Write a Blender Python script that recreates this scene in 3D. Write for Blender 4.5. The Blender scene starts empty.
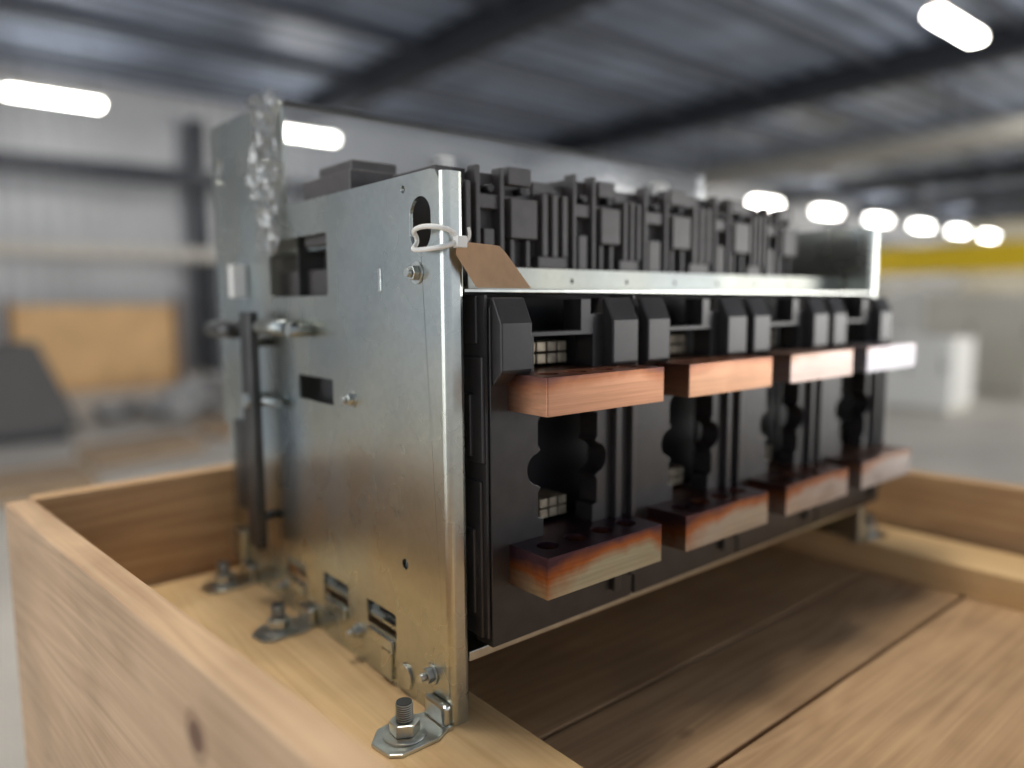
import bpy, bmesh, math, random
from mathutils import Vector, Matrix
random.seed(7)
C=bpy.context.scene.collection
bpy.context.scene.view_settings.view_transform='Standard'
# ---------------------------------------------------------------- materials
def newmat(n):
    m=bpy.data.materials.new(n); m.use_nodes=True
    nt=m.node_tree; b=nt.nodes['Principled BSDF']; return m,nt,b
def simple(n,col,rough=.5,metal=0.,var=0.,scale=20.,bump=0.,stretch=(1,1,1)):
    m,nt,b=newmat(n)
    b.inputs['Roughness'].default_value=rough; b.inputs['Metallic'].default_value=metal
    b.inputs['Base Color'].default_value=(*col,1)
    if var or bump:
        tc=nt.nodes.new('ShaderNodeTexCoord'); mp=nt.nodes.new('ShaderNodeMapping')
        mp.inputs['Scale'].default_value=stretch
        nz=nt.nodes.new('ShaderNodeTexNoise'); nz.inputs['Scale'].default_value=scale; nz.inputs['Detail'].default_value=5
        nt.links.new(tc.outputs['Object'],mp.inputs[0]); nt.links.new(mp.outputs[0],nz.inputs['Vector'])
        r=nt.nodes.new('ShaderNodeValToRGB')
        r.color_ramp.elements[0].position=.3; r.color_ramp.elements[1].position=.7
        r.color_ramp.elements[0].color=(*[max(0,c*(1-var)) for c in col],1)
        r.color_ramp.elements[1].color=(*[min(1,c*(1+var)) for c in col],1)
        nt.links.new(nz.outputs['Fac'],r.inputs[0]); nt.links.new(r.outputs[0],b.inputs['Base Color'])
        if bump:
            bp=nt.nodes.new('ShaderNodeBump'); bp.inputs['Strength'].default_value=bump; bp.inputs['Distance'].default_value=.002
            nt.links.new(nz.outputs['Fac'],bp.inputs['Height']); nt.links.new(bp.outputs[0],b.inputs['Normal'])
    return m
def wood(n,light,dark,knots=True,explicit=None,contrast=1.0):
    m,nt,b=newmat(n); N=nt.nodes; L=nt.links
    b.inputs['Roughness'].default_value=.62
    tc=N.new('ShaderNodeTexCoord'); oi=N.new('ShaderNodeObjectInfo')
    sc=N.new('ShaderNodeVectorMath'); sc.operation='SCALE'; sc.inputs[0].default_value=(7,3,5)
    L.new(oi.outputs['Random'],sc.inputs['Scale'])
    ad=N.new('ShaderNodeVectorMath'); ad.operation='ADD'; L.new(tc.outputs['Object'],ad.inputs[0]); L.new(sc.outputs[0],ad.inputs[1])
    mp=N.new('ShaderNodeMapping'); mp.inputs['Scale'].default_value=(1.0,14,14); L.new(ad.outputs[0],mp.inputs[0])
    n1=N.new('ShaderNodeTexNoise'); n1.inputs['Scale'].default_value=1.2; n1.inputs['Detail'].default_value=2; n1.inputs['Distortion'].default_value=.4
    L.new(mp.outputs[0],n1.inputs['Vector'])
    mul=N.new('ShaderNodeMath'); mul.operation='MULTIPLY'; mul.inputs[1].default_value=11; L.new(n1.outputs['Fac'],mul.inputs[0])
    fr=N.new('ShaderNodeMath'); fr.operation='PINGPONG'; fr.inputs[1].default_value=.5; L.new(mul.outputs[0],fr.inputs[0])
    mp2=N.new('ShaderNodeMapping'); mp2.inputs['Scale'].default_value=(6,260,260); L.new(ad.outputs[0],mp2.inputs[0])
    n2=N.new('ShaderNodeTexNoise'); n2.inputs['Scale'].default_value=1; n2.inputs['Detail'].default_value=3; L.new(mp2.outputs[0],n2.inputs['Vector'])
    mix=N.new('ShaderNodeMath'); mix.operation='MULTIPLY_ADD'; L.new(fr.outputs[0],mix.inputs[0]); mix.inputs[1].default_value=.85*contrast
    m3=N.new('ShaderNodeMath'); m3.operation='MULTIPLY'; m3.inputs[1].default_value=.75; L.new(n2.outputs['Fac'],m3.inputs[0]); L.new(m3.outputs[0],mix.inputs[2])
    r=N.new('ShaderNodeValToRGB'); r.color_ramp.elements[0].position=.2; r.color_ramp.elements[1].position=.92
    r.color_ramp.elements[0].color=(*light,1); r.color_ramp.elements[1].color=(*dark,1)
    L.new(mix.outputs[0],r.inputs[0]); out=r.outputs[0]
    n3=N.new('ShaderNodeTexNoise'); n3.inputs['Scale'].default_value=6; n3.inputs['Detail'].default_value=4; L.new(ad.outputs[0],n3.inputs['Vector'])
    r3=N.new('ShaderNodeValToRGB'); r3.color_ramp.elements[0].position=.35; r3.color_ramp.elements[0].color=(.78,.77,.76,1); r3.color_ramp.elements[1].position=.6; r3.color_ramp.elements[1].color=(1,1,1,1)
    L.new(n3.outputs['Fac'],r3.inputs[0])
    mm=N.new('ShaderNodeMix'); mm.data_type='RGBA'; mm.blend_type='MULTIPLY'; mm.inputs[0].default_value=1
    L.new(out,mm.inputs[6]); L.new(r3.outputs[0],mm.inputs[7]); out=mm.outputs[2]
    def knot(fac_socket,out):
        k=N.new('ShaderNodeMix'); k.data_type='RGBA'; L.new(fac_socket,k.inputs[0]); L.new(out,k.inputs[6]); k.inputs[7].default_value=(.10,.035,.015,1)
        return k.outputs[2]
    if knots:
        mk=N.new('ShaderNodeMapping'); mk.inputs['Scale'].default_value=(3.2,5,5); L.new(ad.outputs[0],mk.inputs[0])
        v=N.new('ShaderNodeTexVoronoi'); v.inputs['Scale'].default_value=1; L.new(mk.outputs[0],v.inputs['Vector'])
        rr=N.new('ShaderNodeValToRGB'); rr.color_ramp.elements[0].position=.03; rr.color_ramp.elements[0].color=(.9,.9,.9,1); rr.color_ramp.elements[1].position=.06; rr.color_ramp.elements[1].color=(0,0,0,1)
        L.new(v.outputs['Distance'],rr.inputs[0]); out=knot(rr.outputs[0],out)
    for (kx,ky,kz,kr) in (explicit or []):
        for q,(s0,s1,mx) in enumerate(((1.9,1.3,.35),(1,.75,.8))):
            d=N.new('ShaderNodeVectorMath'); d.operation='DISTANCE'; L.new(tc.outputs['Object'],d.inputs[0]); d.inputs[1].default_value=(kx,ky,kz)
            rr=N.new('ShaderNodeMapRange'); rr.inputs[1].default_value=kr*s0; rr.inputs[2].default_value=kr*s1; rr.inputs[3].default_value=0; rr.inputs[4].default_value=mx
            L.new(d.outputs['Value'],rr.inputs[0]); out=knot(rr.outputs[0],out)
    L.new(out,b.inputs['Base Color'])
    bp=N.new('ShaderNodeBump'); bp.inputs['Strength'].default_value=.25; bp.inputs['Distance'].default_value=.001
    L.new(n2.outputs['Fac'],bp.inputs['Height']); L.new(bp.outputs[0],b.inputs['Normal'])
    return m
def zinc(nme='zinc_plated_steel',k=1.0,r0=.22,r1=.33):
    m,nt,b=newmat(nme); N=nt.nodes; L=nt.links
    b.inputs['Metallic'].default_value=1
    tc=N.new('ShaderNodeTexCoord')
    n=N.new('ShaderNodeTexNoise'); n.inputs['Scale'].default_value=4; n.inputs['Detail'].default_value=3; n.inputs['Roughness'].default_value=.5; L.new(tc.outputs['Object'],n.inputs['Vector'])
    r=N.new('ShaderNodeValToRGB'); e=r.color_ramp.elements
    e[0].position=.32; e[0].color=(.42*k,.46*k,.45*k,1); e[1].position=.68; e[1].color=(.48*k,.58*k,.64*k,1)
    x=e.new(.5); x.color=(.55*k,.56*k,.49*k,1)
    L.new(n.outputs['Fac'],r.inputs[0])
    v=N.new('ShaderNodeTexVoronoi'); v.inputs['Scale'].default_value=200; L.new(tc.outputs['Object'],v.inputs['Vector'])
    sv=N.new('ShaderNodeSeparateColor'); L.new(v.outputs['Color'],sv.inputs[0])
    mv=N.new('ShaderNodeMapRange'); mv.inputs[3].default_value=.96; mv.inputs[4].default_value=1.03; L.new(sv.outputs[0],mv.inputs[0])
    sm=N.new('ShaderNodeVectorMath'); sm.operation='SCALE'; L.new(r.outputs[0],sm.inputs[0]); L.new(mv.outputs[0],sm.inputs['Scale'])
    L.new(sm.outputs[0],b.inputs['Base Color'])
    n2=N.new('ShaderNodeTexNoise'); n2.inputs['Scale'].default_value=12; n2.inputs['Detail'].default_value=3
    L.new(tc.outputs['Object'],n2.inputs['Vector'])
    mr=N.new('ShaderNodeMapRange'); mr.inputs[3].default_value=r0; mr.inputs[4].default_value=r1; L.new(n2.outputs['Fac'],mr.inputs[0]); L.new(mr.outputs[0],b.inputs['Roughness'])
    return m
def copper(n,x0,x1,z0,z1,base,stain,edge,a,w1=.2,w2=.42,metal=.9):
    """bar alloy with heat tint spreading down from the upper edge and in from the left end (object-space extents x0..x1,z0..z1)"""
    m,nt,b=newmat(n); N=nt.nodes; L=nt.links
    b.inputs['Metallic'].default_value=metal
    tc=N.new('ShaderNodeTexCoord'); sp=N.new('ShaderNodeSeparateXYZ'); L.new(tc.outputs['Object'],sp.inputs[0])
    zr=N.new('ShaderNodeMapRange'); zr.inputs[1].default_value=z0; zr.inputs[2].default_value=z1; L.new(sp.outputs['Z'],zr.inputs[0])
    xr=N.new('ShaderNodeMapRange'); xr.inputs[1].default_value=x0; xr.inputs[2].default_value=x1; L.new(sp.outputs['X'],xr.inputs[0])
    n1=N.new('ShaderNodeTexNoise'); n1.inputs['Scale'].default_value=26; n1.inputs['Detail'].default_value=6; n1.inputs['Distortion'].default_value=.5; L.new(tc.outputs['Object'],n1.inputs['Vector'])
    q=N.new('ShaderNodeMath'); q.operation='MULTIPLY_ADD'; L.new(n1.outputs['Fac'],q.inputs[0]); q.inputs[1].default_value=.5
    pz=N.new('ShaderNodeMath'); pz.operation='POWER'; L.new(zr.outputs[0],pz.inputs[0]); pz.inputs[1].default_value=2.2
    s=N.new('ShaderNodeMath'); s.operation='MULTIPLY'; L.new(pz.outputs[0],s.inputs[0]); s.inputs[1].default_value=.55
    px=N.new('ShaderNodeMath'); px.operation='SUBTRACT'; L.new(xr.outputs[0],px.inputs[0]); px.inputs[1].default_value=.6
    pp=N.new('ShaderNodeMath'); pp.operation='MULTIPLY'; L.new(px.outputs[0],pp.inputs[0]); L.new(px.outputs[0],pp.inputs[1])
    pm=N.new('ShaderNodeMath'); pm.operation='MULTIPLY_ADD'; L.new(pp.outputs[0],pm.inputs[0]); pm.inputs[1].default_value=.75; L.new(s.outputs[0],pm.inputs[2])
    L.new(pm.outputs[0],q.inputs[2])
    r=N.new('ShaderNodeValToRGB'); e=r.color_ramp.elements
    e[0].position=a; e[0].color=(*base,1); e[1].position=min(1,a+w2); e[1].color=(*edge,1)
    x=e.new(a+w1); x.color=(*stain,1)
    L.new(q.outputs[0],r.inputs[0])
    # faint horizontal wipe streaks
    mp=N.new('ShaderNodeMapping'); mp.inputs['Scale'].default_value=(12,60,420); L.new(tc.outputs['Object'],mp.inputs[0])
    n4=N.new('ShaderNodeTexNoise'); n4.inputs['Scale'].default_value=1; n4.inputs['Detail'].default_value=3; L.new(mp.outputs[0],n4.inputs['Vector'])
    m4=N.new('ShaderNodeMapRange'); m4.inputs[1].default_value=.3; m4.inputs[2].default_value=.7; m4.inputs[3].default_value=.82; m4.inputs[4].default_value=1.08; L.new(n4.outputs['Fac'],m4.inputs[0])
    sm=N.new('ShaderNodeVectorMath'); sm.operation='SCALE'; L.new(r.outputs[0],sm.inputs[0]); L.new(m4.outputs[0],sm.inputs['Scale']); L.new(sm.outputs[0],b.inputs['Base Color'])
    mr=N.new('ShaderNodeMapRange'); mr.inputs[3].default_value=.24; mr.inputs[4].default_value=.44; L.new(n1.outputs['Fac'],mr.inputs[0]); L.new(mr.outputs[0],b.inputs['Roughness'])
    return m
def clear():
    m=bpy.data.materials.new('clear_polycarbonate'); m.use_nodes=True; nt=m.node_tree; N=nt.nodes; L=nt.links; N.clear()
    o=N.new('ShaderNodeOutputMaterial'); t=N.new('ShaderNodeBsdfTransparent'); t.inputs[0].default_value=(.95,.96,.96,1)
    g=N.new('ShaderNodeBsdfGlossy'); g.inputs['Roughness'].default_value=.1; f=N.new('ShaderNodeFresnel'); f.inputs[0].default_value=1.35
    dd=N.new('ShaderNodeBsdfDiffuse'); dd.inputs[0].default_value=(.85,.86,.86,1)
    m1=N.new('ShaderNodeMixShader'); m1.inputs[0].default_value=.18; L.new(t.outputs[0],m1.inputs[1]); L.new(dd.outputs[0],m1.inputs[2])
    mx=N.new('ShaderNodeMixShader'); L.new(f.outputs[0],mx.inputs[0]); L.new(m1.outputs[0],mx.inputs[1]); L.new(g.outputs[0],mx.inputs[2]); L.new(mx.outputs[0],o.inputs[0]); return m
def film():
    m=bpy.data.materials.new('plastic_film'); m.use_nodes=True; nt=m.node_tree; N=nt.nodes; L=nt.links; N.clear()
    o=N.new('ShaderNodeOutputMaterial'); t=N.new('ShaderNodeBsdfTransparent'); t.inputs[0].default_value=(.80,.80,.79,1)
    g=N.new('ShaderNodeBsdfGlossy'); g.inputs['Color'].default_value=(.7,.7,.68,1); g.inputs['Roughness'].default_value=.22
    dd=N.new('ShaderNodeBsdfDiffuse'); dd.inputs[0].default_value=(.45,.46,.45,1)
    m1=N.new('ShaderNodeMixShader'); m1.inputs[0].default_value=.30; L.new(t.outputs[0],m1.inputs[1]); L.new(dd.outputs[0],m1.inputs[2])
    mx=N.new('ShaderNodeMixShader'); mx.inputs[0].default_value=.16; L.new(m1.outputs[0],mx.inputs[1]); L.new(g.outputs[0],mx.inputs[2]); L.new(mx.outputs[0],o.inputs[0]); return m
def emit(n,col,s):
    m,nt,b=newmat(n); b.inputs['Base Color'].default_value=(*col,1); b.inputs['Emission Color'].default_value=(*col,1); b.inputs['Emission Strength'].default_value=s; return m
ZINC=zinc(); ZDULL=zinc('dull_galvanised_rail',.66,.35,.5); ZL=simple('bright_zinc',(.55,.57,.53),.28,1,.15,60)
BLK=simple('black_thermoset',(.024,.022,.021),.36,0,.25,60); BLK2=simple('dark_grey_insulation',(.030,.028,.027),.36,0,.2,40)
DEEP=simple('deep_black_plastic',(.005,.005,.006),.5)
MODG=simple('charcoal_terminal_plastic',(.070,.062,.057),.40,0,.2,60)
OIL=simple('oiled_dark_steel',(.07,.07,.066),.35,.6,.2,30)
INN=simple('inner_grey_steel',(.22,.21,.19),.5,.3,.2,10)
CLR=clear(); FILM=film()
WHT=simple('white_nylon',(.85,.84,.78),.4); CARD=simple('kraft_card',(.46,.29,.16),.8,0,.08,90)
CONT=simple('silvered_contact',(.42,.36,.26),.4,.6,.3,120)
PINE=wood('pine_board',(.66,.44,.23),(.45,.27,.13),True)
PINEL=wood('pine_outer_board',(.68,.47,.28),(.50,.32,.18),False,[(-.064,-.013,.1227,.011)])
PLY=wood('pale_softwood',(.80,.57,.29),(.66,.43,.20),False)
DECK=wood('deck_softwood',(.60,.39,.21),(.42,.26,.13),True)
OLD=wood('old_pallet_wood',(.36,.25,.15),(.2,.13,.08),False)
# ---------------------------------------------------------------- builders
def empty(n,loc=(0,0,0)):
    e=bpy.data.objects.new(n,None); e.location=loc; e.empty_display_size=.05; C.objects.link(e); return e
def link(n,me,mat,parent,smooth=False,bevel=0,seg=2):
    o=bpy.data.objects.new(n,me); C.objects.link(o)
    if mat: me.materials.append(mat)
    if smooth:
        for p in me.polygons: p.use_smooth=True
    if bevel:
        b=o.modifiers.new('bevel','BEVEL'); b.width=bevel; b.segments=seg; b.limit_method='ANGLE'; b.angle_limit=.6
    if parent:
        o.parent=parent; o.matrix_parent_inverse=Matrix.Translation(-parent.location)
    return o
def box(n,parent,a,b,mat,bevel=0,rz=0):
    c=Vector([(a[i]+b[i])/2 for i in range(3)]); s=[abs(b[i]-a[i]) for i in range(3)]
    me=bpy.data.meshes.new(n); bm=bmesh.new(); bmesh.ops.create_cube(bm,size=1)
    for v in bm.verts: v.co=Vector((v.co.x*s[0],v.co.y*s[1],v.co.z*s[2]))
    bm.to_mesh(me); bm.free(); o=link(n,me,mat,parent,bevel=bevel); o.location=c; o.rotation_euler=(0,0,rz); return o
def multibox(n,parent,lst,mat,bevel=0,loc=(0,0,0),rz=0):
    me=bpy.data.meshes.new(n); bm=bmesh.new()
    for a,b in lst:
        r=bmesh.ops.create_cube(bm,size=1)
        for v in r['verts']: v.co=Vector([(a[i]+b[i])/2+v.co[i]*abs(b[i]-a[i]) for i in range(3)])
    bm.to_mesh(me); bm.free(); o=link(n,me,mat,parent,bevel=bevel); o.location=loc; o.rotation_euler=(0,0,rz); return o
def board(n,parent,c,l,w,t,mat,rz=0,rx=0,bevel=.002):
    o=box(n,parent,(c[0]-l/2,c[1]-w/2,c[2]-t/2),(c[0]+l/2,c[1]+w/2,c[2]+t/2),mat,bevel)
    o.rotation_euler=(rx,0,rz); return o
def rod(n,parent,p,q,r,mat,seg=24,bevel=0):
    p=Vector(p); q=Vector(q); d=q-p
    me=bpy.data.meshes.new(n); bm=bmesh.new()
    bmesh.ops.create_cone(bm,cap_ends=True,segments=seg,radius1=r,radius2=r,depth=d.length)
    bm.to_mesh(me); bm.free(); o=link(n,me,mat,parent,smooth=seg>8,bevel=bevel)
    if seg>8:
        for pl in me.polygons:
            if len(pl.vertices)>4: pl.use_smooth=False
    o.location=(p+q)/2; o.rotation_mode='QUATERNION'; o.rotation_quaternion=Vector((0,0,1)).rotation_difference(d.normalized()); return o
def circ(cx,cy,r,n=20): return [(cx+r*math.cos(2*math.pi*i/n),cy+r*math.sin(2*math.pi*i/n)) for i in range(n)]
def rect(x0,y0,x1,y1,r=0,n=4):
    if not r: return [(x0,y0),(x1,y0),(x1,y1),(x0,y1)]
    o=[]
    for cx,cy,a in((x1-r,y0+r,-90),(x1-r,y1-r,0),(x0+r,y1-r,90),(x0+r,y0+r,180)):
        for i in range(n+1):
            t=math.radians(a+90*i/n); o.append((cx+r*math.cos(t),cy+r*math.sin(t)))
    return o
def sheet(n,parent,outline,holes,depth,axis,at,mat,bevel=0):
    """2D outline with holes, extruded. axis 'x': coords=(Y,Z) at x ; 'y': coords=(X,Z) at y (towards +y) ; 'z': coords=(X,Y)"""
    cu=bpy.data.curves.new(n+'_c','CURVE'); cu.dimensions='2D'; cu.fill_mode='BOTH'; cu.extrude=depth/2
    for pts in [outline]+list(holes):
        s=cu.splines.new('POLY'); s.points.add(len(pts)-1)
        for i,p in enumerate(pts): s.points[i].co=(p[0],p[1],0,1)
        s.use_cyclic_u=True
    ob=bpy.data.objects.new(n+'_t',cu); C.objects.link(ob)
    dg=bpy.context.evaluated_depsgraph_get(); dg.update()
    me=bpy.data.meshes.new_from_object(ob.evaluated_get(dg)); bpy.data.objects.remove(ob)
    h=at+depth/2
    for v in me.vertices:
        a,b,c=v.co
        if axis=='x': v.co=(h+c,a,b)
        elif axis=='y': v.co=(a,h-c,b)
        else: v.co=(a,b,h+c)
    bm=bmesh.new(); bm.from_mesh(me); bmesh.ops.remove_doubles(bm,verts=bm.verts,dist=1e-6); bmesh.ops.recalc_face_normals(bm,faces=bm.faces); bm.to_mesh(me); bm.free()
    me.name=n; me.materials.clear()
    for p in me.polygons: p.use_smooth=False
    return link(n,me,mat,parent,bevel=bevel,seg=2)
def hexbolt(n,parent,p,d,r,mat=None,stud=.0,h=None):
    mat=mat or ZL; p=Vector(p); d=Vector(d).normalized(); h=h or r*.8
    rod(n+'_washer',parent,p,p+d*r*.2,r*1.35,mat,24)
    rod(n+'_head',parent,p+d*r*.2,p+d*(r*.2+h),r,mat,6,bevel=r*.1)
    if stud:
        rod(n+'_stud',parent,p+d*(r*.2+h),p+d*(r*.2+h+stud),r*.5,OIL if stud>.006 else mat,16)
        k=int(stud/.0018)
        for i in range(k): 
            c=p+d*(r*.2+h+.0009+i*.0018); rod(n+'_thread_%d'%i,parent,c,c+d*.0007,r*.56,mat,16)

# ---------------------------------------------------------------- camera
P=math.radians(6.25)
F=Vector((.6396,.7687,0)); R=Vector((.7687,-.6396,0))
CAM=Vector((-.3221,-.4654,.3416))
f=F*math.cos(P)+Vector((0,0,-math.sin(P))); up=R.cross(f)
roll=math.radians(.4); r2=R*math.cos(roll)-up*math.sin(roll); u2=up*math.cos(roll)+R*math.sin(roll)
cd=bpy.data.cameras.new('camera'); cam=bpy.data.objects.new('camera',cd); C.objects.link(cam)
M=Matrix((r2,u2,-f)).transposed().to_4x4(); M.translation=CAM; cam.matrix_world=M
cd.sensor_width=36; cd.lens=25.98; cd.clip_start=.01; cd.clip_end=300
cd.dof.use_dof=True; cd.dof.focus_distance=.58; cd.dof.aperture_fstop=1.5
bpy.context.scene.camera=cam

# ---------------------------------------------------------------- switchgear chassis
G=empty('switchgear_chassis')
H=.444; W=.722
def platepts():
    o=[(.006,0),(.49,0),(.49,.19),(.51,.19),(.51,.555),(.505,.561),(.30,.554),(.292,.547),(.292,H)]
    o+=[(.018,H),(.011,H-.002),(.006,H-.009)]
    return o
slots=[rect(.197,.350,.339,.410,.004),rect(.193,.244,.273,.269,.002),rect(.018,.383,.048,.425,.0149,8),circ(.0575,.433,.003),
  circ(.067,.119,.0047),rect(.085,.045,.137,.067,.001),rect(.175,.045,.229,.067,.001),rect(.272,.040,.322,.060,.001),rect(.474,.490,.494,.518,.0099,8)]
sheet('side_plate_left',G,platepts(),slots,.003,'x',0,ZINC,.0006)
sheet('side_plate_right',G,platepts(),slots[:2]+slots[4:8],.003,'x',W-.003,ZINC,.0006)
def flange(n,x0,s):
    prof=[(x0,.006)]+[(x0+s*(.006-.006*math.cos(t)),.006-.006*math.sin(t)) for t in [math.radians(a) for a in (15,30,45,60,75,90)]]
    prof+=[(x0+s*.014,0)]+[(x0+s*(.014+.005*math.sin(t)),.005-.005*math.cos(t)) for t in [math.radians(a) for a in (30,60,90)]]+[(x0+s*.019,.018)]
    inner=[(x0+s*.016,.018),(x0+s*.016,.006),(x0+s*.013,.003),(x0+s*.007,.003),(x0+s*.003,.0065)]
    pts=prof+inner
    if s<0: pts=pts[::-1]
    sheet(n,G,pts,[],H-.003,'z',0.0,ZINC)
flange('rear_flange_left',0,1); flange('rear_flange_right',W,-1)
box('slot_tab',G,(-.0012,.0945,.352),(0,.0995,.372),ZL,.0005)
box('louvre_tab',G,(-.003,.091,.004),(0,.108,.031),ZINC,.001)
for i,(a,b,z) in enumerate(((.085,.137,.045),(.175,.229,.045),(.272,.322,.040))):
    box('slot_tongue_%d'%(i+1),G,(.010,a+.002,z-.004),(.0115,b-.002,z+.009),ZDULL,.0005)
    box('slot_shade_box_%d'%(i+1),G,(.016,a-.006,z-.006),(.03,b+.006,z+.026),DEEP)  # black box stands in for the shade inside the slot
    box('slot_flap_%d'%(i+1),G,(-.003,a+.004,z-.014),(0,b-.004,z-.003),ZINC,.0012)
rod('round_knockout',G,(-.0022,.070,.0165),(0,.070,.0165),.0112,ZL,32,.0004)
for i,(y,z,r,st) in enumerate(((.0385,.366,.0066,.004),(.1546,.2537,.0064,.005),(.0285,.035,.0066,.006),(.156,.028,.0064,.006),(.33,.022,.006,.005))):
    hexbolt('side_bolt_%d'%(i+1),G,(0,y,z),(-1,0,0),r,ZL,st)
box('cell_inner_panel',G,(.040,.18,.30),(.042,.44,.43),INN)
box('cell_inner_block',G,(.020,.215,.345),(.036,.36,.378),MODG,.002)
box('cell_inner_lintel',G,(.020,.20,.398),(.038,.40,.402),ZDULL)
box('cell_floor_panel',G,(.030,.12,.235),(.6,.28,.238),DEEP)
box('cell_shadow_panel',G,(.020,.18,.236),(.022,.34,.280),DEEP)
# draw-out mechanism on side
box('interlock_bar',G,(-.026,.338,.066),(-.015,.368,.334),OIL,.002)
for i,z in enumerate((.10,.30)): rod('interlock_bar_spacer_%d'%(i+1),G,(-.015,.353,z),(0,.353,z),.005,OIL)
box('interlock_bar_guide',G,(-.006,.43,.09),(0,.46,.2),OIL,.002)
rod('racking_shaft',G,(-.018,.235,.318),(-.018,.47,.318),.0055,OIL)
rod('racking_shaft_sleeve',G,(-.018,.25,.318),(-.018,.325,.318),.0080,ZDULL)
rod('racking_shaft_collar',G,(-.018,.40,.312),(-.018,.49,.312),.009,OIL)
for i,y in enumerate((.24,.46)): rod('racking_shaft_bearing_%d'%(i+1),G,(-.024,y,.316),(0,y,.316),.0065,ZDULL)
rod('link_pivot',G,(-.03,.353,.235),(0,.353,.235),.008,ZDULL)
rod('link_pivot_arm',G,(-.012,.30,.236),(-.012,.40,.236),.0045,ZDULL)
box('white_label',G,(-.0175,.405,.350),(-.001,.42,.388),WHT,.001)
box('rear_frame_strut',G,(-.01,.44,.02),(0,.475,.06),ZL,.002)
# frame sheet metal across
sheet('terminal_shelf',G,rect(.019,.001,W-.019,.06),[],.003,'z',.350,ZL,.0005)
holes=[circ(.10+.078*i,.362,.0022,12) for i in range(8)]
sheet('terminal_bracket',G,rect(.055,.353,W-.01,.373,.001),holes,.002,'y',.045,ZDULL)
box('bottom_rail',G,(.019,.001,.050),(W-.019,.004,.058),ZL,.0005)
box('bottom_pan',G,(.003,.004,.050),(W-.003,.48,.053),ZINC)
box('front_cross_member',G,(.003,.46,.053),(W-.003,.463,.16),ZINC)
box('rear_insulating_wall',G,(.019,.062,.053),(W-.019,.07,.35),DEEP)
box('upper_inner_wall',G,(.01,.284,.30),(W-.01,.287,H),OIL)
# clear cover
box('clear_cover',G,(.003,.289,.44),(W-.003,.291,.549),CLR)
box('cover_edge_strip',G,(.003,.284,.546),(W-.003,.296,.5505),OIL,.001)
box('cover_clip',G,(.185,.272,.46),(.205,.286,.515),WHT,.002)
box('cover_clip_far',G,(.58,.272,.46),(.605,.286,.52),WHT,.002)
# poles
ox0=.033; tx0=.040; pitch=.1735
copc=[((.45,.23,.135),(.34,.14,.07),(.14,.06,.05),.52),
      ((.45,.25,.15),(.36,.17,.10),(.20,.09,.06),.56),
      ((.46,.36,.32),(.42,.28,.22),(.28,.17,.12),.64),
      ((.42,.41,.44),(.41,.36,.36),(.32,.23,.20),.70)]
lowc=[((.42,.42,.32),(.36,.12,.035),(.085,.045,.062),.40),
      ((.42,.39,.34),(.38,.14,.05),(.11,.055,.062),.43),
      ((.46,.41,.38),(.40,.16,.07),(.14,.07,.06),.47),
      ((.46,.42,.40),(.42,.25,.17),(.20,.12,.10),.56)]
for i in range(4):
    x=ox0+pitch*i; w=.1695
    out=[(x,.062),(x+w,.062),(x+w,.330),(x+w-.008,.346),(x+w-.034,.346),(x+w-.042,.332),(x+.112,.332),(x+.112,.345),(x+.100,.345),(x+.100,.318),(x+.044,.318),(x+.040,.332),(x+.034,.346),(x+.006,.346),(x,.338)]
    rc=[math.radians(a) for a in (-80,-60,-40,-20,0,20,40,60,80)]
    cut=[(x+.056,.100),(x+.115,.100),(x+.115,.160),(x+.121,.162),(x+.121,.183),(x+.118,.187)]
    cut+=[(x+.120+.013*math.cos(t),.203+.0135*math.sin(t)) for t in rc]
    cut+=[(x+.118,.219),(x+.121,.223),(x+.121,.244),(x+.115,.246),(x+.115,.314),(x+.046,.314),(x+.046,.252),(x+.056,.250),(x+.050,.244),(x+.050,.223),(x+.053,.219)]
    cut+=[(x+.051-.013*math.cos(t),.203+.0135*math.sin(t)) for t in rc[::-1]]
    cut+=[(x+.053,.187),(x+.050,.183),(x+.050,.162),(x+.056,.160)]
    sheet('pole_body_%d'%(i+1),G,out,[cut],.022,'y',-.012,BLK,.0008)
    box('pole_back_%d'%(i+1),G,(x+.002,.045,.064),(x+w-.002,.060,.345),DEEP)
    lst=[((x+w-.030,-.018,.075),(x+w-.022,-.012,.325)),((x+w-.008,-.018,.085),(x+w-.001,-.012,.30))]
    multibox('pole_ribs_%d'%(i+1),G,lst,BLK2,.001)
    for j,(a,b) in enumerate(((.002,.034),(.128,.162))):
        sheet('pole_hood_%d_%d'%(i+1,j+1),G,[(-.024,.288),(-.012,.276),(-.010,.346),(-.014,.346),(-.024,.326)],[],b-a,'x',x+a,BLK2,.0015)
    box('phase_barrier_%d'%(i+1),G,(x-.0035,-.010,.07),(x-.001,.02,.348),BLK2)
    cl=[]
    for k in range(4):
        for q in range(2):
            cl.append(((x+.060+k*.0125,.014,.2885+q*.0105),(x+.0705+k*.0125,.045,.2975+q*.0105)))
            cl.append(((x+.064+k*.0115,.014,.149+q*.0095),(x+.0735+k*.0115,.045,.157+q*.0095)))
    multibox('contact_fingers_%d'%(i+1),G,cl,CONT,.0008)
    X0=tx0+pitch*i+.0115; X1=X0+.138
    hs=[circ(X0+.022+.0315*k,-.034,.0095,28) for k in range(4)]
    sheet('upper_terminal_%d'%(i+1),G,rect(X0,-.058,X1,.02,.001),hs,.030,'z',.2555,copper('upper_bar_%d'%(i+1),X0,X1,.2555,.2855,*copc[i]),.0009)
    sheet('lower_terminal_%d'%(i+1),G,rect(X0,-.058,X1,.02,.001),hs,.0335,'z',.1115,copper('lower_bar_%d'%(i+1),X0,X1,.1115,.145,*lowc[i]),.0009)
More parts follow.
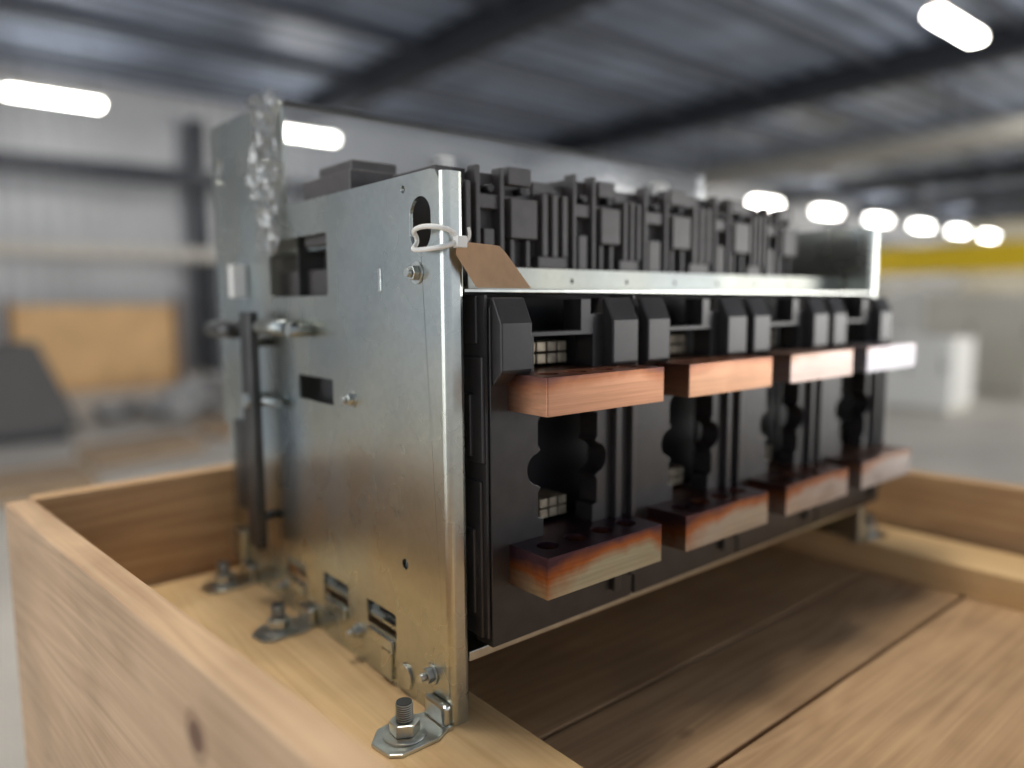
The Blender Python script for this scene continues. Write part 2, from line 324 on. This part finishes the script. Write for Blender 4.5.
multibox('base_side_moulding',G,[((.027,-.006,.07),(.0325,.018,.20)),((.024,.000,.09),(.0325,.018,.16)),((.027,-.009,.215),(.0325,.018,.30)),((.023,.002,.22),(.0325,.018,.27)),((.027,-.002,.31),(.0325,.018,.347))],BLK2,.001)
# secondary terminal modules
x=.040; k=0
random.seed(3)
while x<.57:
    w=random.choice((.034,.038,.042)); top=.458+random.uniform(-.003,.004); y0=.058
    l=[((x,y0+.012,.356),(x+w-.002,.14,top))]
    style=k%3
    if style==0:
        for q in range(3): l.append(((x+.002+q*w*.31,y0,.385),(x+w*.22+q*w*.31,y0+.013,top-.012)))
        l.append(((x,y0+.004,.374),(x+w-.002,y0+.013,.386)))
    elif style==1:
        l+= [((x,y0,.374),(x+.005,y0+.013,top+.004)),((x+w-.007,y0,.374),(x+w-.002,y0+.013,top+.004)),((x+.005,y0+.003,.425),(x+w-.006,y0+.013,.438)),((x+.010,y0+.002,.374),(x+w-.012,y0+.013,.408))]
    else:
        l+= [((x+.004,y0-.002,.40),(x+w-.006,y0+.013,.436)),((x+.008,y0+.004,.374),(x+.013,y0+.013,.40)),((x+w-.015,y0+.004,.374),(x+w-.010,y0+.013,.40)),((x+.006,y0+.004,top-.01),(x+w-.008,y0+.013,top+.006))]
    multibox('auxiliary_module_%d'%(k+1),G,l,MODG,.001)
    rod('module_screw_%d'%(k+1),G,(x+w/2,y0+.0005,.443),(x+w/2,y0+.0125,.443),.0035,DEEP,12)
    x+=w; k+=1
multibox('arc_module_row',G,[((.01+.08*i,.165,.40),(.083+.08*i,.268,.466+.004*(i%2))) for i in range(7)],MODG,.002)
multibox('arc_module_caps',G,[((.02+.08*i,.18,.466),(.07+.08*i,.25,.478)) for i in range(7)],MODG,.002)
# feet
def foot(k,y,s=1):
    a=[( -.060,y-.014),(-.052,y-.020),(-.018,y-.020),(-.006,y-.014),(0,y-.014),(0,y+.020),(-.010,y+.020),(-.020,y+.026),(-.050,y+.022),(-.063,y+.008)]
    if s<0: a=[(W-p[0],p[1]) for p in a][::-1]
    sheet('foot_plate_%d'%k,G,a,[],.003,'z',0.0,ZL,.0008)
    sx=(lambda v:v) if s>0 else (lambda v:W-v)
    c=(sx(-.036),y+.002,.003)
    hexbolt('foot_bolt_%d'%k,G,c,(0,0,1),.0125,ZL,.015,.010)
    rod('foot_flange_washer_%d'%k,G,c,(c[0],c[1],c[2]+.002),.0175,ZL,28)
    b0,b1=sorted((sx(-.008),sx(0)))
    box('foot_upright_%d'%k,G,(b0,y-.012,.002),(b1,y+.018,.020),ZL,.003)
foot(1,.012); foot(2,.262); foot(3,.43); foot(4,.012,-1); foot(5,.262,-1)
# cable tie + tag
def loop(n,pts,r,mat,parent,cyc=False):
    cu=bpy.data.curves.new(n,'CURVE'); cu.dimensions='3D'; cu.bevel_depth=r; cu.bevel_resolution=3
    s=cu.splines.new('NURBS'); s.points.add(len(pts)-1)
    for i,p in enumerate(pts): s.points[i].co=(*p,1)
    s.use_cyclic_u=cyc; s.use_endpoint_u=not cyc; s.order_u=4
    o=bpy.data.objects.new(n,cu); cu.materials.append(mat); C.objects.link(o); o.parent=parent; return o
loop('cable_tie',[(-.001,.036,.388),(-.010,.032,.383),(-.012,.012,.382),(-.008,-.006,.383),(.004,-.008,.386),(.008,-.006,.390),(.004,-.007,.395),(-.006,-.006,.398),(-.012,.010,.400),(-.010,.030,.398),(-.001,.036,.394)],.0019,WHT,G,True)
box('cable_tie_head',G,(.004,-.012,.383),(.013,-.005,.392),WHT,.001)
loop('cable_tie_tail',[(.012,-.009,.387),(.017,-.012,.390),(.013,-.013,.398)],.0012,WHT,G)
me=bpy.data.meshes.new('tag'); bm=bmesh.new()
vs=[bm.verts.new(p) for p in ((.026,-.005,.3537),(.094,.008,.3537),(.062,.003,.382),(.054,.001,.387),(.006,-.008,.388),(.005,-.008,.378))]
fc=bm.faces.new(vs); e=bmesh.ops.extrude_face_region(bm,geom=[fc])
for v in e['geom']:
    if isinstance(v,bmesh.types.BMVert): v.co+=Vector((0,.0004,.0002))
bmesh.ops.recalc_face_normals(bm,faces=bm.faces); bm.to_mesh(me); bm.free(); link('kraft_tag',me,CARD,G)
# crumpled film
me=bpy.data.meshes.new('film'); bm=bmesh.new(); nx,nz=14,30; g=[]
for i in range(nx):
    row=[]
    for j in range(nz):
        s=i/(nx-1); t=j/(nz-1); wd=.048+.03*math.sin(t*2.6)+.010*math.sin(t*15)
        row.append(bm.verts.new((-.002-.009*(.5+.5*math.sin(i*1.7+j*.35))*(.4+t)-.003*random.random(),.325-.010*t+(s-.5)*wd+random.uniform(-.003,.003),.395+.166*t+random.uniform(-.003,.003))))
    g.append(row)
for i in range(nx-1):
    for j in range(nz-1): bm.faces.new((g[i][j],g[i+1][j],g[i+1][j+1],g[i][j+1]))
bm.to_mesh(me); bm.free(); link('plastic_wrap',me,FILM,G)

# ---------------------------------------------------------------- crate
K=empty('wooden_crate')
d=Vector((-.222+.164,.48+.185,0)).normalized(); nrm=Vector((-d.y,d.x,0))
a0=Vector((-.218,.48,0)); L=1.15; cen=a0-d*(L/2-.012)+nrm*.0135
ang=math.atan2(-d.y,-d.x)
board('left_wall_board',K,(cen.x,cen.y,-.04),L,.026,.34,PINEL,ang)
bd=-nrm; Lb=1.12; bc=a0+bd*(Lb/2)+d*.0125
board('back_wall_board',K,(bc.x,bc.y+.01,-.04),Lb,.024,.338,PINE,math.atan2(bd.y,bd.x))
board('right_wall_board',K,(.845,-.05,.0),1.15,.024,.17,PINE,ang)
edges=[.55,.37,.19,-.009,-.130,-.31,-.48,-.62]
for i in range(len(edges)-1):
    y1,y0=edges[i],edges[i+1]
    board('deck_plank_%d'%(i+1),K,(.33,(y0+y1)/2,-.051),1.0,y1-y0-.004,.022,DECK,0)
board('bearer_board_1',K,(-.062,0,-.020),.98,.215,.040,PLY,math.pi/2)
board('bearer_board_2',K,(.765,0,-.020),.98,.10,.040,PLY,math.pi/2)
for i,xc in enumerate((-.11,.36,.80)):
    board('skid_%d'%(i+1),K,(xc,-.05,-.137),1.06,.09,.148,OLD,math.pi/2)
PB=empty('wooden_pallet')
for lv in range(5):
    zt=-.2125-.1895*lv
    for i in range(5): board('pallet_%d_top_%d'%(lv+1,i+1),PB,(.36,-.48+.215*i,zt-.012),1.1,.13,.022,OLD,0)
    for i in range(3): board('pallet_%d_runner_%d'%(lv+1,i+1),PB,(-.10+.46*i,-.05,zt-.0845),1.0,.1,.121,OLD,math.pi/2)
    for i in range(3): board('pallet_%d_bottom_%d'%(lv+1,i+1),PB,(.36,-.45+.4*i,zt-.157),1.1,.12,.022,OLD,0)

# ---------------------------------------------------------------- hall
ZF=-1.16
def room(n,a,b,mat): return box(n,None,a,b,mat)
conc=simple('concrete_floor',(.62,.57,.49),.5,0,.18,.8,0)
room('floor',(-12,-12,ZF-.1),(52,18,ZF),conc)
def corr(n,col,col2,axis,scale,rough=.45,lo=.55,hi=1.25):
    m,nt,b=newmat(n); N=nt.nodes; L=nt.links
    tc=N.new('ShaderNodeTexCoord'); w=N.new('ShaderNodeTexWave'); w.bands_direction=axis; w.inputs['Scale'].default_value=scale
    L.new(tc.outputs['Object'],w.inputs['Vector']); r=N.new('ShaderNodeValToRGB'); r.color_ramp.elements[0].color=(*col,1); r.color_ramp.elements[1].color=(*col2,1)
    r.color_ramp.elements[0].position=.3; r.color_ramp.elements[1].position=.6
    n=N.new('ShaderNodeTexNoise'); n.inputs['Scale'].default_value=.5; n.inputs['Detail'].default_value=3; L.new(tc.outputs['Object'],n.inputs['Vector'])
    mr=N.new('ShaderNodeMapRange'); mr.inputs[1].default_value=.3; mr.inputs[2].default_value=.7; mr.inputs[3].default_value=lo; mr.inputs[4].default_value=hi; L.new(n.outputs['Fac'],mr.inputs[0])
    mm=N.new('ShaderNodeVectorMath'); mm.operation='SCALE'; L.new(r.outputs[0],mm.inputs[0]); L.new(mr.outputs[0],mm.inputs['Scale'])
    L.new(w.outputs['Fac'],r.inputs[0]); L.new(mm.outputs[0],b.inputs['Base Color']); b.inputs['Roughness'].default_value=rough; b.inputs['Metallic'].default_value=.2
    bp=N.new('ShaderNodeBump'); bp.inputs['Distance'].default_value=.04; L.new(w.outputs['Fac'],bp.inputs['Height']); L.new(bp.outputs[0],b.inputs['Normal'])
    return m
ZC=.3416+4.7
ceil=corr('roof_sheeting',(.20,.25,.36),(.62,.72,.90),'Y',.55,.42,.55,1.2)
wallm=corr('wall_cladding',(.46,.47,.48),(.55,.56,.57),'X',.9,.5,.85,1.1)
room('ceiling',(-12,-12,ZC),(52,18,ZC+.1),ceil)
room('wall_back',(-12,17.4,ZF),(52,17.5,ZC),wallm)
room('wall_right',(51.4,-12,ZF),(51.5,17.4,ZC),simple('wall_paint_cream',(.80,.73,.56),.7))
STEEL=simple('dark_painted_steel',(.035,.04,.05),.5); LST=simple('light_painted_steel',(.60,.57,.50),.5)
for i,xb in enumerate((.1,7.4,14.8,22.2,29.6,37,44.4)):
    e=empty('roof_beam',(xb,3,ZC-.3)) 
    multibox('i_section',e,[((-.2,-14.9,.24),(.2,14.3,.29)),((-.2,-14.9,-.26),(.2,14.3,-.21)),((-.03,-14.9,-.22),(.03,14.3,.25))],STEEL,loc=(0,0,0)).matrix_parent_inverse=Matrix.Identity(4)
PUR=simple('purlin_steel',(.10,.11,.13),.5)
for i in range(11):
    y=-8+2.4*i
    room('roof_purlin',(-11.5,y-.05,ZC-.20),(51,y+.05,ZC-.001),PUR)
for xb in (-2.2,5.2,12.6,20,27.4,34.8):
    room('steel_column',(xb-.15,17.05,ZF),(xb+.15,17.38,ZC-.6),STEEL)
room('eaves_beam',(-11,16.75,2.95),(51,17.04,3.3),STEEL)
D=empty('ventilation_duct',(17.1,4,3.72))
rod('duct_pipe',D,(17.1,-8,3.72),(17.1,16.6,3.72),.28,LST,32)
for y in (-6,0,6,12): rod('duct_hanger',D,(17.1,y,3.9),(17.1,y,ZC-.01),.03,STEEL,8)
# crane
Y=empty('overhead_crane',(29.6,4.5,1.9)); YEL=simple('crane_yellow',(.95,.66,.02),.5)
for nme,a,b,mt in (('bridge_girder',(29.2,-7,1.35),(29.9,15.8,2.35),YEL),('end_truck',(28.2,15.8,1.6),(31,16.4,2.2),YEL),('end_truck_near',(28.2,-7.6,1.6),(31,-7,2.2),YEL),('hoist_trolley',(28.9,6.0,.9),(30.1,7.0,1.35),STEEL)):
    box(nme,Y,a,b,mt)
box('runway',Y,(-11,16.2,1.3),(51,16.74,1.55),LST)
for xb in (-2.2,5.2,12.6,20,27.4,34.8): box('runway_post',Y,(xb-.12,16.4,ZF),(xb+.12,16.7,1.3),STEEL)
# lamps
LAMP=emit('lamp_tube',(1,.96,.9),32)
def lamp(x,y,z,k=1):
    e=empty('ceiling_lamp',(x,y,z))
    box('housing',e,(x-.8,y-.06,z+.04),(x+.8,y+.06,z+.10),LST)
    box('diffuser',e,(x-.72,y-.10*k,z-.04*k),(x+.72,y+.10*k,z+.04),LAMP,.02)
    for s in(-.6,.6): rod('hanger_%d'%(s>0),e,(x+s,y,z+.10),(x+s,y,ZC-.02),.01,STEEL,6)
for xr in (2.46,7.10,25.2,29.8,34.5,39.2,43.9,48.4): lamp(xr-.32,15.03,3.97,1 if xr<10 else 1.6)
for xr in (2.0,11.2,16.0,20.6,-7.0,-2.5): lamp(xr-.32,3.66,3.97)
# right-hand furniture
WC=simple('white_enamel',(.84,.83,.77),.4); GY=simple('grey_enamel',(.60,.57,.48),.5)
def cabinet(x,y,w,dp,h,nd,mat):
    e=empty('storage_cabinet',(x,y,ZF))
    box('carcass',e,(x-w/2,y-dp/2,ZF+.06),(x+w/2,y+dp/2,ZF+h),mat,.01)
    box('plinth',e,(x-w/2+.03,y-dp/2+.03,ZF),(x+w/2-.03,y+dp/2-.03,ZF+.06),GY)
    for i in range(nd):
        y0=y-dp/2+dp*i/nd
        box('door_%d'%(i+1),e,(x-w/2-.02,y0+.01,ZF+.08),(x-w/2,y0+dp/nd-.01,ZF+h-.03),mat,.004)
        box('handle_%d'%(i+1),e,(x-w/2-.05,y0+.06,ZF+h*.55),(x-w/2-.02,y0+.08,ZF+h*.7),STEEL)
    for i in range(2):
        x0=x-w/2+w*i/2; box('side_panel_%d'%(i+1),e,(x0+.02,y-dp/2-.015,ZF+.08),(x0+w/2-.02,y-dp/2,ZF+h-.03),mat,.004)
cabinet(10.6,3.7,.8,.9,1.0,2,WC); cabinet(13.6,3.9,1.2,1.6,1.6,2,GY); cabinet(15.6,5.9,1.2,1.4,1.5,2,WC); cabinet(20,8.5,1.5,2,1.5,3,GY); cabinet(24,8,2,3,1.7,3,WC)
for i,(x,y) in enumerate(((18,11),(23,13),(28,12))):
    e=empty('pallet_rack',(x,y,ZF))
    l=[((x+a-.05,y+b-.05,ZF),(x+a+.05,y+b+.05,ZF+2.2)) for a in(-1.4,1.4) for b in(-.5,.5)]
    l+=[((x-1.4,y-.5,ZF+h),(x+1.4,y+.5,ZF+h+.08)) for h in(.3,1.1,1.95)]
    multibox('frame',e,l,GY)
    multibox('stored_boxes',e,[((x-1.2+q*.9,y-.4,ZF+h+.08),(x-.5+q*.9,y+.4,ZF+h+.5)) for q in range(3) for h in(.3,1.1)],LST)
# left-hand clutter
PP=empty('plywood_stack',(2.6,14.9,ZF)); PO=simple('plywood_orange',(.90,.57,.27),.7,0,.12,2)
for i in range(5): box('sheet_%d'%(i+1),PP,(1.15,14.6+.07*i,ZF),(3.85,14.65+.07*i,ZF+1.52),PO)
box('brace_1',PP,(1.1,14.5,ZF),(1.2,14.6,ZF+1.6),OLD); box('brace_2',PP,(3.8,14.5,ZF),(3.9,14.6,ZF+1.6),OLD)
def frustum(n,c,b,t,h,mat,parent=None,rz=.3):
    me=bpy.data.meshes.new(n); bm=bmesh.new()
    lo=[bm.verts.new((x*b[0],y*b[1],0)) for x,y in((-1,-1),(1,-1),(1,1),(-1,1))]; hi=[bm.verts.new((x*t[0],y*t[1],h)) for x,y in((-1,-1),(1,-1),(1,1),(-1,1))]
    bm.faces.new(lo[::-1]); bm.faces.new(hi)
    for i in range(4): bm.faces.new((lo[i],lo[(i+1)%4],hi[(i+1)%4],hi[i]))
    bm.to_mesh(me); bm.free(); o=link(n,me,mat,parent,bevel=.03); o.location=c; o.rotation_euler=(0,0,rz); return o
e=empty('scrap_hopper',(.55,9.6,ZF)); frustum('hopper_body',(.55,9.6,ZF+.1),(.62,.55),(.3,.3),1.0,simple('hopper_paint',(.10,.095,.09),.6),e,.2)
box('hopper_base',e,(.0,9.1,ZF),(1.1,10.1,ZF+.1),STEEL)
def heap(n,c,rx,ry,h,cnt,mat):
    me=bpy.data.meshes.new(n); bm=bmesh.new()
    for i in range(cnt):
        a=random.uniform(0,6.28); q=math.sqrt(random.random()); s=random.uniform(.06,.2)
        zz=max(s*.5,(1-q)*h*random.uniform(.5,1))
        r=bmesh.ops.create_icosphere(bm,subdivisions=1,radius=s)
        for v in r['verts']: v.co=Vector((v.co.x*random.uniform(.8,1.3),v.co.y*random.uniform(.7,1.2),v.co.z*.7))+Vector((q*rx*math.cos(a),q*ry*math.sin(a),zz+.04))
    bm.to_mesh(me); bm.free(); o=link(n,me,mat,None); o.location=c; return o
RUB=simple('grey_rubble',(.42,.41,.39),.9,0,.5,3)
heap('rubble_heap',(3.0,10.2,ZF),1.4,.7,.5,90,RUB)
heap('rubble_heap',(4.6,12.3,ZF),1.4,.9,.5,60,RUB)
TMB=wood('loose_timber',(.50,.37,.23),(.30,.20,.12),False)
for i,(x,y,rz) in enumerate(((1.5,7.6,.3),(.3,6.6,.1),(2.8,8.6,.6))):
    e=empty('timber_pile',(x,y,ZF))
    for j in range(4): board('plank_%d'%(j+1),e,(x+.0,y-.3+.2*j,ZF+.06+.02*(j%2)),1.1,.17,.10,TMB,rz)

# ---------------------------------------------------------------- light
w=bpy.data.worlds.new('world'); bpy.context.scene.world=w; w.use_nodes=True
w.node_tree.nodes['Background'].inputs[0].default_value=(.84,.89,1,1); w.node_tree.nodes['Background'].inputs[1].default_value=.9
def area(n,loc,tgt,sx,sy,p,col):
    l=bpy.data.lights.new(n,'AREA'); l.shape='RECTANGLE'; l.size=sx; l.size_y=sy; l.energy=p; l.color=col
    o=bpy.data.objects.new(n,l); C.objects.link(o); o.location=loc; o.rotation_euler=(Vector(tgt)-Vector(loc)).to_track_quat('-Z','Y').to_euler()
area('soft_fill_left',(-9,4,1.2),(0,0,.2),6,4,270,(.97,.98,1))  # added soft fill from the left, no door is modelled
area('overhead_fill',(.2,.6,3.9),(0.2,.3,0),1.6,.6,110,(1,.93,.84))  # unseen fill light added above the chassis, not one of the hall fittings
area('roof_fill_side',(29,-11.5,1.2),(29,6,3.0),32,4,3600,(1,.97,.93))  # added out of view to brighten the roof, no doors there
